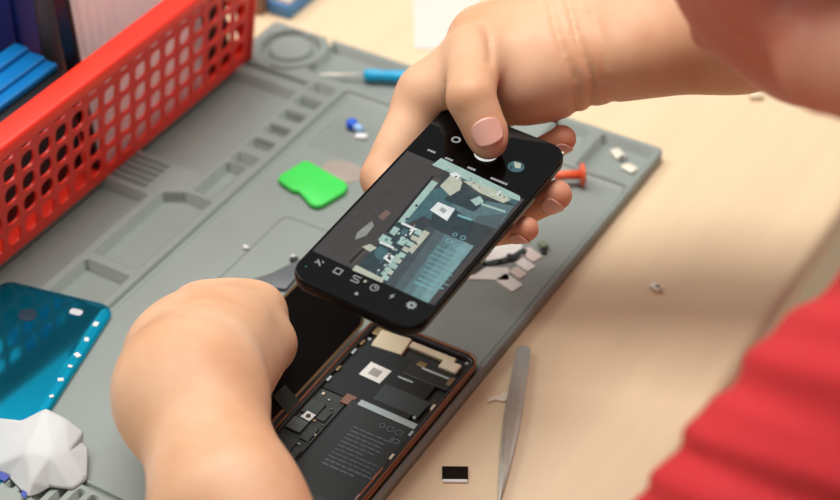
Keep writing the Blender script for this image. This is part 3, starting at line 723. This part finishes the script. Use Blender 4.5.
# ------------------------------------------------------------------ the person
class Field:
    """union of tapered capsules and ellipsoids, polygonised with surface nets"""
    def __init__(s): s.groups = []; s.cuts = []; s.mods = []
    def group(s, prims, k_in, k_join): s.groups.append((prims, k_in, k_join))
def cap(a, b, ra, rb=None):
    a, b = np.asarray(a, float), np.asarray(b, float); rb = ra if rb is None else rb
    return ('c', a, b, ra, rb, (a+b)/2, np.linalg.norm(b-a)/2+max(ra, rb))
def ell(c, r, R=None):
    c = np.asarray(c, float); r = np.asarray(r, float); R = np.eye(3) if R is None else np.asarray(R, float)
    return ('e', c, r, R, None, c, float(r.max()))
def pd(p, P):
    if p[0] == 'c':
        a, b, ra, rb = p[1:5]; ba = b-a; L = ba@ba+1e-12
        t = np.clip(((P-a)@ba)/L, 0, 1)
        return np.linalg.norm(P-a-t[:, None]*ba, axis=1)-(ra+(rb-ra)*t)
    if p[0] == 'e':
        q = (P-p[1])@p[3].T; k0 = np.linalg.norm(q/p[2], axis=1); k1 = np.linalg.norm(q/p[2]**2, axis=1)+1e-9
        return k0*(k0-1)/k1
def smin(a, b, k):
    if k <= 0: return np.minimum(a, b)
    h = np.maximum(k-np.abs(a-b), 0)/k
    return np.minimum(a, b)-h*h*k*.25
def box_sd(P, M, c, hs):
    q = np.abs((P-M[:3, 3])@M[:3, :3]-c)-hs
    return np.linalg.norm(np.maximum(q, 0), axis=1)+np.minimum(q.max(1), 0)
def feval(F, P, cen=None, rad=None):
    d = None
    for prims, ki, kj in F.groups:
        g = None
        for p in prims:
            if cen is not None and np.linalg.norm(p[5]-cen)-p[6] > rad+.04: continue
            v = pd(p, P); g = v if g is None else smin(g, v, ki)
        if g is None: continue
        d = g if d is None else smin(d, g, kj)
    if d is None: d = np.full(len(P), 1.0)
    for f in F.mods: d = d+f(P)
    for f in F.cuts:
        v = f(P); k = .0012; h = np.maximum(k-np.abs(d+v), 0)/k; d = np.maximum(d, -v)+h*h*k*.25
    return d
def nets(F, lo, hi, h):
    B = 16
    lo = np.asarray(lo, float); n = np.ceil((np.asarray(hi)-lo)/h/B).astype(int)*B
    D = np.ones(n, np.float32); loc = np.stack(np.meshgrid(*[np.arange(B)]*3, indexing='ij'), -1).reshape(-1, 3)*h
    nb = n//B
    bi = np.stack(np.meshgrid(*[np.arange(k) for k in nb], indexing='ij'), -1).reshape(-1, 3)
    cs = lo+(bi*B+(B-1)/2)*h; dc = np.concatenate([feval(F, cs[i:i+20000]) for i in range(0, len(cs), 20000)]); rad = B*h*.866
    for b, c, d0 in zip(bi, cs, dc):
        s = tuple(slice(v*B, v*B+B) for v in b)
        if abs(d0) > rad*1.35+.006: D[s] = np.sign(d0); continue
        D[s] = feval(F, c+loc-(B-1)/2*h, c, rad).reshape(B, B, B)
    I = D < 0
    S8 = [I[i:n[0]-1+i, j:n[1]-1+j, k:n[2]-1+k] for i in (0, 1) for j in (0, 1) for k in (0, 1)]
    an = S8[0].copy(); al = S8[0].copy()
    for s in S8[1:]: an |= s; al &= s
    cells = np.argwhere(an & ~al)
    idx = np.full(an.shape, -1, np.int32); idx[tuple(cells.T)] = np.arange(len(cells))
    acc = np.zeros((len(cells), 3)); cnt = np.zeros(len(cells))
    cor = np.array([(i, j, k) for i in (0, 1) for j in (0, 1) for k in (0, 1)])
    vals = [D[tuple((cells+c).T)] for c in cor]
    for a in range(8):
        for b in range(a+1, 8):
            if np.abs(cor[a]-cor[b]).sum() != 1: continue
            m = (vals[a] < 0) != (vals[b] < 0)
            t = vals[a][m]/(vals[a][m]-vals[b][m])
            acc[m] += cor[a]+(cor[b]-cor[a])*t[:, None]; cnt[m] += 1
    V = lo+(cells+acc/cnt[:, None])*h
    faces = []
    for ax in range(3):
        sl0 = [slice(1, n[i]-1) for i in range(3)]; sl1 = list(sl0); sl0[ax] = slice(0, n[ax]-1); sl1[ax] = slice(1, n[ax])
        A, Bv = I[tuple(sl0)], I[tuple(sl1)]
        e = np.argwhere(A != Bv); ins = A[tuple(e.T)]
        off = np.ones(3, int); off[ax] = 0; e = e+off
        u, v = [(1, 2), (2, 0), (0, 1)][ax]
        def ci(du, dv):
            q = e.copy(); q[:, u] -= du; q[:, v] -= dv; return idx[tuple(q.T)]
        q = np.stack([ci(1, 1), ci(0, 1), ci(0, 0), ci(1, 0)], 1)
        q[~ins] = q[~ins][:, ::-1]; faces.append(q)
    Fc = np.vstack(faces); Fc = Fc[(Fc >= 0).all(1)]
    return V, Fc
def net_obj(name, F, lo, hi, h, m, parent=None, smooth_it=2):
    V, Q = nets(F, lo, hi, h)
    # a little relaxation along the surface
    for it in range(smooth_it):
        acc = np.zeros_like(V); c = np.zeros(len(V))
        for k in range(4):
            np.add.at(acc, Q[:, k], V[Q[:, (k+1) % 4]]); np.add.at(c, Q[:, k], 1)
        V = V*.5+.5*acc/np.maximum(c, 1)[:, None]
    me = bpy.data.meshes.new(name); me.vertices.add(len(V)); me.vertices.foreach_set('co', V.astype(np.float32).ravel())
    me.loops.add(len(Q)*4); me.loops.foreach_set('vertex_index', Q.astype(np.int32).ravel())
    me.polygons.add(len(Q)); me.polygons.foreach_set('loop_start', np.arange(0, len(Q)*4, 4, dtype=np.int32)); me.polygons.foreach_set('loop_total', np.full(len(Q), 4, np.int32))
    me.polygons.foreach_set('use_smooth', np.ones(len(Q), bool)); me.update(); me.validate()
    o = bpy.data.objects.new(name, me); COL.objects.link(o); me.materials.append(m)
    if parent is not None: o.parent = parent
    return o

def skin_mat():
    m = bpy.data.materials.new('skin'); m.use_nodes = True; nt = m.node_tree; b = nt.nodes['Principled BSDF']
    tc = nt.nodes.new('ShaderNodeTexCoord')
    n1 = nt.nodes.new('ShaderNodeTexNoise'); n1.inputs['Scale'].default_value = 22; n1.inputs['Detail'].default_value = 4
    nt.links.new(tc.outputs['Object'], n1.inputs['Vector'])
    rp = nt.nodes.new('ShaderNodeValToRGB'); rp.color_ramp.elements[0].position = .32; rp.color_ramp.elements[1].position = .68
    rp.color_ramp.elements[0].color = lin((202, 152, 116))+(1,); rp.color_ramp.elements[1].color = lin((219, 177, 145))+(1,)
    nt.links.new(n1.outputs['Fac'], rp.inputs['Fac'])
    at_ = nt.nodes.new('ShaderNodeAttribute'); at_.attribute_name = 'blush_bounce'
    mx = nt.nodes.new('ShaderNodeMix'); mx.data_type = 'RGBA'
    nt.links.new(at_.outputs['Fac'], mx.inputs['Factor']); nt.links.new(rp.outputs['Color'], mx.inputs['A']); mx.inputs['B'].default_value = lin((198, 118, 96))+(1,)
    nt.links.new(mx.outputs['Result'], b.inputs['Base Color'])
    b.inputs['Roughness'].default_value = .5; b.inputs['Specular IOR Level'].default_value = .35
    b.inputs['Subsurface Weight'].default_value = .25; b.inputs['Subsurface Radius'].default_value = (1, .35, .2); b.inputs['Subsurface Scale'].default_value = .004
    n2 = nt.nodes.new('ShaderNodeTexVoronoi'); n2.inputs['Scale'].default_value = 900
    nt.links.new(tc.outputs['Object'], n2.inputs['Vector'])
    bp = nt.nodes.new('ShaderNodeBump'); bp.inputs['Strength'].default_value = .06; bp.inputs['Distance'].default_value = .0005
    nt.links.new(n2.outputs['Distance'], bp.inputs['Height']); nt.links.new(bp.outputs['Normal'], b.inputs['Normal'])
    return m
SKIN = skin_mat()
NAIL = mat('nail', (212, 162, 146), .3, var=.03)
BODY = Field()
def chain(*ps): return [cap(a, b, ra, rb) for (a, ra), (b, rb) in zip(ps, ps[1:])]
# --- right arm and hand (holds the phone)
rW = at(570, 54, .165); rF = at(740, 14, .185); rE = at(960, -20, .215)
rS = np.array([.375, -.055, .375])
BODY.group([cap(at(564, 69, .160), at(735, 30, .182), .0225, .033), cap(at(562, 34, .166), at(735, -4, .186), .0235, .036), cap(rF, rE, .040, .043)], .02, .01)
BODY.group([cap(rE, rS, .043, .052)], .01, .02)
TH = [(at(556, 60, .158), .024), (at(474, 54, .172), .0155), (at(471, 98, .172), .0136), (at(486, 132, .1580), .0120), (at(488.5, 140, .1555), .0108)]
BODY.group(chain(*TH[:2])+[cap(at(540, 62, .155), at(523, 88, .152), .025, .020), cap(at(560, 40, .160), at(480, 42, .160), .026, .016), ell(at(500, 40, .162), (.028, .024, .020)),
            cap(at(536, 82, .150), at(470, 108, .122), .019, .017), cap(at(540, 70, .145), at(425, 112, .118), .020, .016), cap(at(550, 50, .155), at(428, 92, .145), .022, .0150), cap(at(432, 106, .138), at(458, 86, .156), .0125, .0125), cap(at(472, 60, .160), at(430, 95, .148), .0155, .0150), cap(at(416, 122, .128), at(442, 110, .134), .0135, .012)], .014, .018)
ID = [(at(425, 95, .145), .0150), (at(384, 178, .117), .0136), (at(412, 232, .114), .0098), (at(445, 236, .120), .0085)]
MD = [(at(428, 118, .112), .0145), (at(436, 212, .098), .0108), (at(492, 232, .112), .0080), (at(526, 229, .1245), .0072)]
RG = [(at(452, 112, .108), .0140), (at(470, 200, .094), .0105), (at(520, 211, .110), .0095), (at(557, 195, .1255), .0086)]
PN = [(at(482, 108, .110), .0125), (at(500, 160, .100), .0095), (at(536, 154, .117), .0082), (at(563, 139, .1290), .0079)]
fing = []
for ch_ in (TH[1:], ID, MD, RG, PN): fing += chain(*ch_)
BODY.group(fing, .0015, .0055)
# --- left arm and hand (holds the display panel)
lE = np.array([.120, -.560, .052]); lS = at(1040, 470, .29)
lA = at(229, 512, .098); lW = at(195, 404, .100)
BODY.group([cap(lE, lA, .038, .0345), cap(lA, lW, .0345, .0310), cap(lW, at(189, 386, .095), .0308, .0280)], .015, .01)
BODY.group([cap(lE, lS, .044, .055)], .01, .02)
LK = [at(258, 313, .070), at(231, 312, .070), at(198, 313, .067), at(164, 344, .064)]
BODY.group([cap(at(200, 385, .098), LK[0], .025, .0150), cap(at(196, 385, .098), LK[1], .025, .0150), cap(at(188, 385, .098), LK[2], .026, .0158), cap(at(172, 394, .098), LK[3], .025, .0150),
            ell(at(196, 352, .080), (.033, .034, .022))], .02, .02)
lf = []
tips = [(272, 326), (262, 318), (225, 320), (190, 332)]
for kx, (K, (tx_, ty_)) in enumerate(zip(LK, tips)):
    p1 = at(tx_-6, ty_-8, .040); lf += chain((K, .0140), (p1, .0105), (at(tx_-2, ty_+6, .026), .0088), (at(tx_, ty_+22, .020), .0078))
LT_ = [(at(232, 392, .082), .0180), (at(266, 344, .064), .0162), (at(268, 338, .042), .0120), (at(276, 352, .030), .0095)]
BODY.group(chain(*LT_)+lf, .005, .008)
# --- head, neck and shoulders
hc = at(836, -112, .37); chin = at(805, 86, .325)
fw = np.array([-.80, .22, -.55]); fw /= np.linalg.norm(fw); upv = np.array([-.50, .0, .87]); upv -= fw*(upv@fw); upv /= np.linalg.norm(upv); rt = np.cross(fw, upv)
HR = np.stack([rt, fw, upv])
nk = np.array([.335, -.285, .40])
E_HEAD = [ell(hc+upv*.045-fw*.012, (.076, .094, .088), HR), ell(hc-upv*.018+fw*.010, (.066, .080, .078), HR), cap(hc-upv*.060+fw*.030, hc-upv*.066+fw*.048, .036, .026)]
BODY.group(E_HEAD+[cap(hc+fw*.088+upv*.020, hc+fw*.104-upv*.012, .008, .014), ell(hc+rt*.077-upv*.0, (.008, .018, .030), HR), ell(hc-rt*.077, (.008, .018, .030), HR),
             ell(hc+fw*.088-upv*.045, (.024, .010, .009), HR)], .022, .02)
BODY.group([cap(at(832, 60, .345), at(930, 62, .36), .0215, .030)], .01, .02)
BODY.group([cap(hc-upv*.04-fw*.03, nk, .055, .062), cap(nk, (lS+nk)/2, .06, .06), cap(nk, (rS+nk)/2, .06, .06), cap((lS+nk)/2, lS, .06, .055), cap((rS+nk)/2, rS, .06, .055)], .03, .03)
ax = rF-rW; axl = np.linalg.norm(ax); axn = ax/axl
def wrist_lines(P):
    s_ = (P-rW)@axn; r_ = np.linalg.norm(P-rW-s_[:, None]*axn, axis=1); m_ = (r_ < .055)
    wv = .0015*np.sin(P[:, 2]*160)
    return m_*(.0020*np.exp(-((s_+.004-wv)/.0016)**2)+.0024*np.exp(-((s_-.006-wv)/.0017)**2)+.0014*np.exp(-((s_-.016+wv)/.0016)**2))
BODY.mods.append(wrist_lines)
HMn = np.array(HM); DMn = np.array(DM)
BODY.cuts.append(lambda P: box_sd(P, HMn, np.array([0, 0, -HT/2]), np.array([HW/2-.003, HLN/2-.003, HT/2-.003]))-.0034)
BODY.cuts.append(lambda P: box_sd(P, DMn, np.array([-DW/2-.001, 0, DTH/2]), np.array([DW/2, DL/2, DTH/2+.0004]))-.0004)
# soft crease where the thumb meets the palm
cA, cB = at(485, 42, .17), at(489, 88, .17); cN = np.cross(cA-CAM, cB-CAM); cN /= np.linalg.norm(cN); cL = cB-cA; cLL = cL@cL
def thumb_crease(P):
    t = ((P-cA)@cL)/cLL; g = np.clip(np.minimum(t, 1-t)*5, 0, 1)*(np.linalg.norm(P-(cA+cB)/2, axis=1) < .05)
    return g*.0022*np.exp(-(((P-cA)@cN+.002*np.sin(3*t))/.0016)**2)
BODY.mods.append(thumb_crease)
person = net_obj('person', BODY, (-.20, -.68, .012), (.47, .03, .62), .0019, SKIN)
tag(person, 'person in a red t-shirt leaning over the bench, right hand holding a black phone', 'person')
# blush: fingertips, knuckles and palm are a bit pinker; the head carries painted bounce light
co = np.empty(len(person.data.vertices)*3, np.float32); person.data.vertices.foreach_get('co', co); co = co.reshape(-1, 3)
bl = np.zeros(len(co))
for c_, r_ in ((MD[-1][0], .018), (RG[-1][0], .018), (PN[-1][0], .018), (TH[-1][0], .014), (at(430, 108, .125), .018)):
    bl = np.maximum(bl, np.clip(1.3-np.linalg.norm(co-c_, axis=1)/r_, 0, 1)*.6)
bl = np.maximum(bl, np.clip(1-(np.linalg.norm(co-(hc-upv*.03), axis=1)-.09)/.05, 0, 1)*1.0)  # red bounce off the shirt, painted into the head's skin colour
a_ = person.data.attributes.new('blush_bounce', 'FLOAT', 'POINT'); a_.data.foreach_set('value', bl.astype(np.float32))

def nail(c, axis, nrm_, r, ln, ha=.85, lift=.0003):
    axis = np.asarray(axis)/np.linalg.norm(axis); nrm_ = np.asarray(nrm_)-axis*(np.asarray(nrm_)@axis); nrm_ /= np.linalg.norm(nrm_); w = np.cross(axis, nrm_)
    nu, nv = 12, 12; V = []; Fq = []
    for i in range(nu+1):
        for j in range(nv+1):
            u, v = 2*i/nu-1, 2*j/nv-1
            uu = u*math.sqrt(max(0, 1-.46*v*v)); vv_ = v*math.sqrt(max(0, 1-.46*u*u))
            th = uu*ha; rr = r+lift-.0012*max(0, v)**2*0
            V.append(c+axis*(vv_*ln/2)+rr*(math.cos(th)*nrm_+math.sin(th)*w))
    for i in range(nu):
        for j in range(nv):
            a = i*(nv+1)+j; Fq.append([a, a+nv+1, a+nv+2, a+1])
    o = obj('fingernail', (V, Fq), NAIL, person, True)
    sm = o.modifiers.new('thickness', 'SOLIDIFY'); sm.thickness = .0007; sm.offset = 0
    return o
def tocam(p): v = CAM-p; return v/np.linalg.norm(v)
dth = TH[3][0]-TH[2][0]
tc_ = (TH[3][0]*.75+TH[4][0]*.25)
nail(tc_, dth, tocam(tc_)+np.array([.05, 0, .12]), .0121, .0150, .76)
for ch_, nv in ((MD, (.75, -.55, .05)), (RG, (.75, -.60, .15)), (PN, (.9, -.1, .35))):
    c_ = ch_[3][0]*.9+ch_[2][0]*.1; nail(c_, ch_[3][0]-ch_[2][0], nv, ch_[3][1], .0115, .8)

# --- eyes
for sgn in (-1, 1):
    ec = hc+fw*.0625+upv*.018+rt*.030*sgn
    eb = bmesh.new(); bmesh.ops.create_icosphere(eb, subdivisions=3, radius=.0125); bmesh.ops.translate(eb, vec=tuple(ec), verts=eb.verts)
    eye = obj('eye', eb, mat('eye_white', (226, 222, 216), .2), person, True)
    ib = bmesh.new(); bmesh.ops.create_icosphere(ib, subdivisions=3, radius=.0062); bmesh.ops.translate(ib, vec=tuple(ec+fw*.0078-upv*.003), verts=ib.verts)
    obj('iris', ib, mat('iris_brown', (50, 30, 20), .15), eye, True)

# --- clothing and hair
SH = Field()
bel = np.array([.45, -.27, -.16])
SH.group([cap(nk+np.array([.06, 0, -.05]), np.array([.43, -.27, .16]), .105, .130), cap(np.array([.43, -.27, .16]), bel, .130, .135), cap(lS+np.array([.04, .10, -.10]), np.array([.40, -.33, .10]), .09, .12), cap(rS+np.array([0, -.1, -.1]), np.array([.40, -.2, .1]), .09, .12)], .06, .03)
sl = lE+(lS-lE)*.42; sr = rE+(rS-rE)*.45
SH.group([cap(at(918, 398, .26), at(1040, 430, .27), .054, .07), cap(at(866, 496, .24), at(1000, 520, .26), .055, .07)], .03, .03)
SH.group([cap(lS, sl, .060, .056)], .02, .04); SH.group([cap(lS, (lS+nk)/2, .074, .082), cap(rS, (rS+nk)/2, .074, .082), cap(lS, lS*.6+sl*.4, .070, .062)], .03, .03)
SH.group([cap(rS, sr, .070, .062)], .02, .04)
def folds(P):
    b = P@np.array([.86, .51, 0.]); a = P@np.array([-.32, .55, .77])+.10*b
    w = np.sin(a*105+2.6*np.sin(b*11)+1.7*np.sin(a*37)); v = np.sin(a*265+3*np.sin(b*17+1)+2*np.sin(a*51))
    return .0046*(1-np.abs(w))**1.5-.0016+.0012*v
SH.mods.append(folds)
shirt = net_obj('t_shirt', SH, (.10, -.62, -.34), (.66, .12, .52), .0034, mat('red_cotton', (188, 24, 34), .75, var=.05, scale=200, bump=.15, bscale=1200), person)
shirt['label'] = 'red cotton t-shirt'
HA = Field()
HA.group([ell(hc+upv*.060-fw*.030, (.084, .098, .090), HR), ell(hc+upv*.005-fw*.062, (.072, .050, .075), HR)], .03, .02)
HA.cuts.append(lambda P: np.maximum(-((P-hc)@(-fw))-.0-0.02, -.2)*0+np.where(((P-hc)@fw > .052) & ((P-hc)@upv < .075), -.01, .5))
hair = net_obj('hair', HA, hc-.2, hc+.2, .004, mat('black_hair', (22, 18, 17), .45, var=.3, scale=300, stretch=(1, 8, 1)), person)
hair['label'] = 'short black hair'

# ------------------------------------------------------------------ light
w = bpy.data.worlds.new('World'); scene.world = w; w.use_nodes = True
nt = w.node_tree; bg = nt.nodes['Background']
tc = nt.nodes.new('ShaderNodeTexCoord'); sx_ = nt.nodes.new('ShaderNodeSeparateXYZ'); nt.links.new(tc.outputs['Generated'], sx_.inputs[0])
rp = nt.nodes.new('ShaderNodeValToRGB'); nt.links.new(sx_.outputs['Z'], rp.inputs['Fac'])
e = rp.color_ramp.elements; e[0].position = 0; e[0].color = (.22, .215, .21, 1); e[1].position = 1; e[1].color = (1, .99, .96, 1)
for p_, v_ in ((.05, .24), (.5, .36), (.72, .46), (.9, 1.05)):
    q = e.new(p_); q.color = (v_, v_*.98, v_*.95, 1)
nt.links.new(rp.outputs['Color'], bg.inputs['Color']); bg.inputs['Strength'].default_value = .9
def area(name, loc, target, size, size_y, power, col=(1, .97, .92)):
    l = bpy.data.lights.new(name, 'AREA'); l.shape = 'RECTANGLE'; l.size = size; l.size_y = size_y; l.energy = power; l.color = col
    o = bpy.data.objects.new(name, l); COL.objects.link(o); o.location = loc
    o.rotation_euler = (Vector(target)-Vector(loc)).to_track_quat('-Z', 'Y').to_euler(); return o
area('ceiling_panel', (-.22, .04, 1.6), (-.10, -.22, 0), .85, .6, 23)
area('ceiling_panel', (-1.35, -.15, 1.55), (-.1, -.2, 0), 1.1, .8, 17)

# ------------------------------------------------------------------ camera
cd = bpy.data.cameras.new('Camera'); co_ = bpy.data.objects.new('Camera', cd); COL.objects.link(co_)
cd.sensor_width = 36; cd.lens = 36*FPX/840; cd.clip_start = .02
M = Matrix([list(RX[0]), list(RX[1]), list(RX[2])])
mw = Matrix.Identity(4)
for i in range(3): mw[i][0], mw[i][1], mw[i][2], mw[i][3] = RX[i][0], RX[i][1], -RX[i][2], CAM[i]
co_.matrix_world = mw
cd.dof.use_dof = True; cd.dof.focus_distance = .985; cd.dof.aperture_fstop = 5.6
scene.camera = co_
vs_ = scene.view_settings; vs_.view_transform = 'Standard'; vs_.look = 'None'; vs_.gamma = 1; vs_.exposure = 0.0; vs_.use_curve_mapping = False
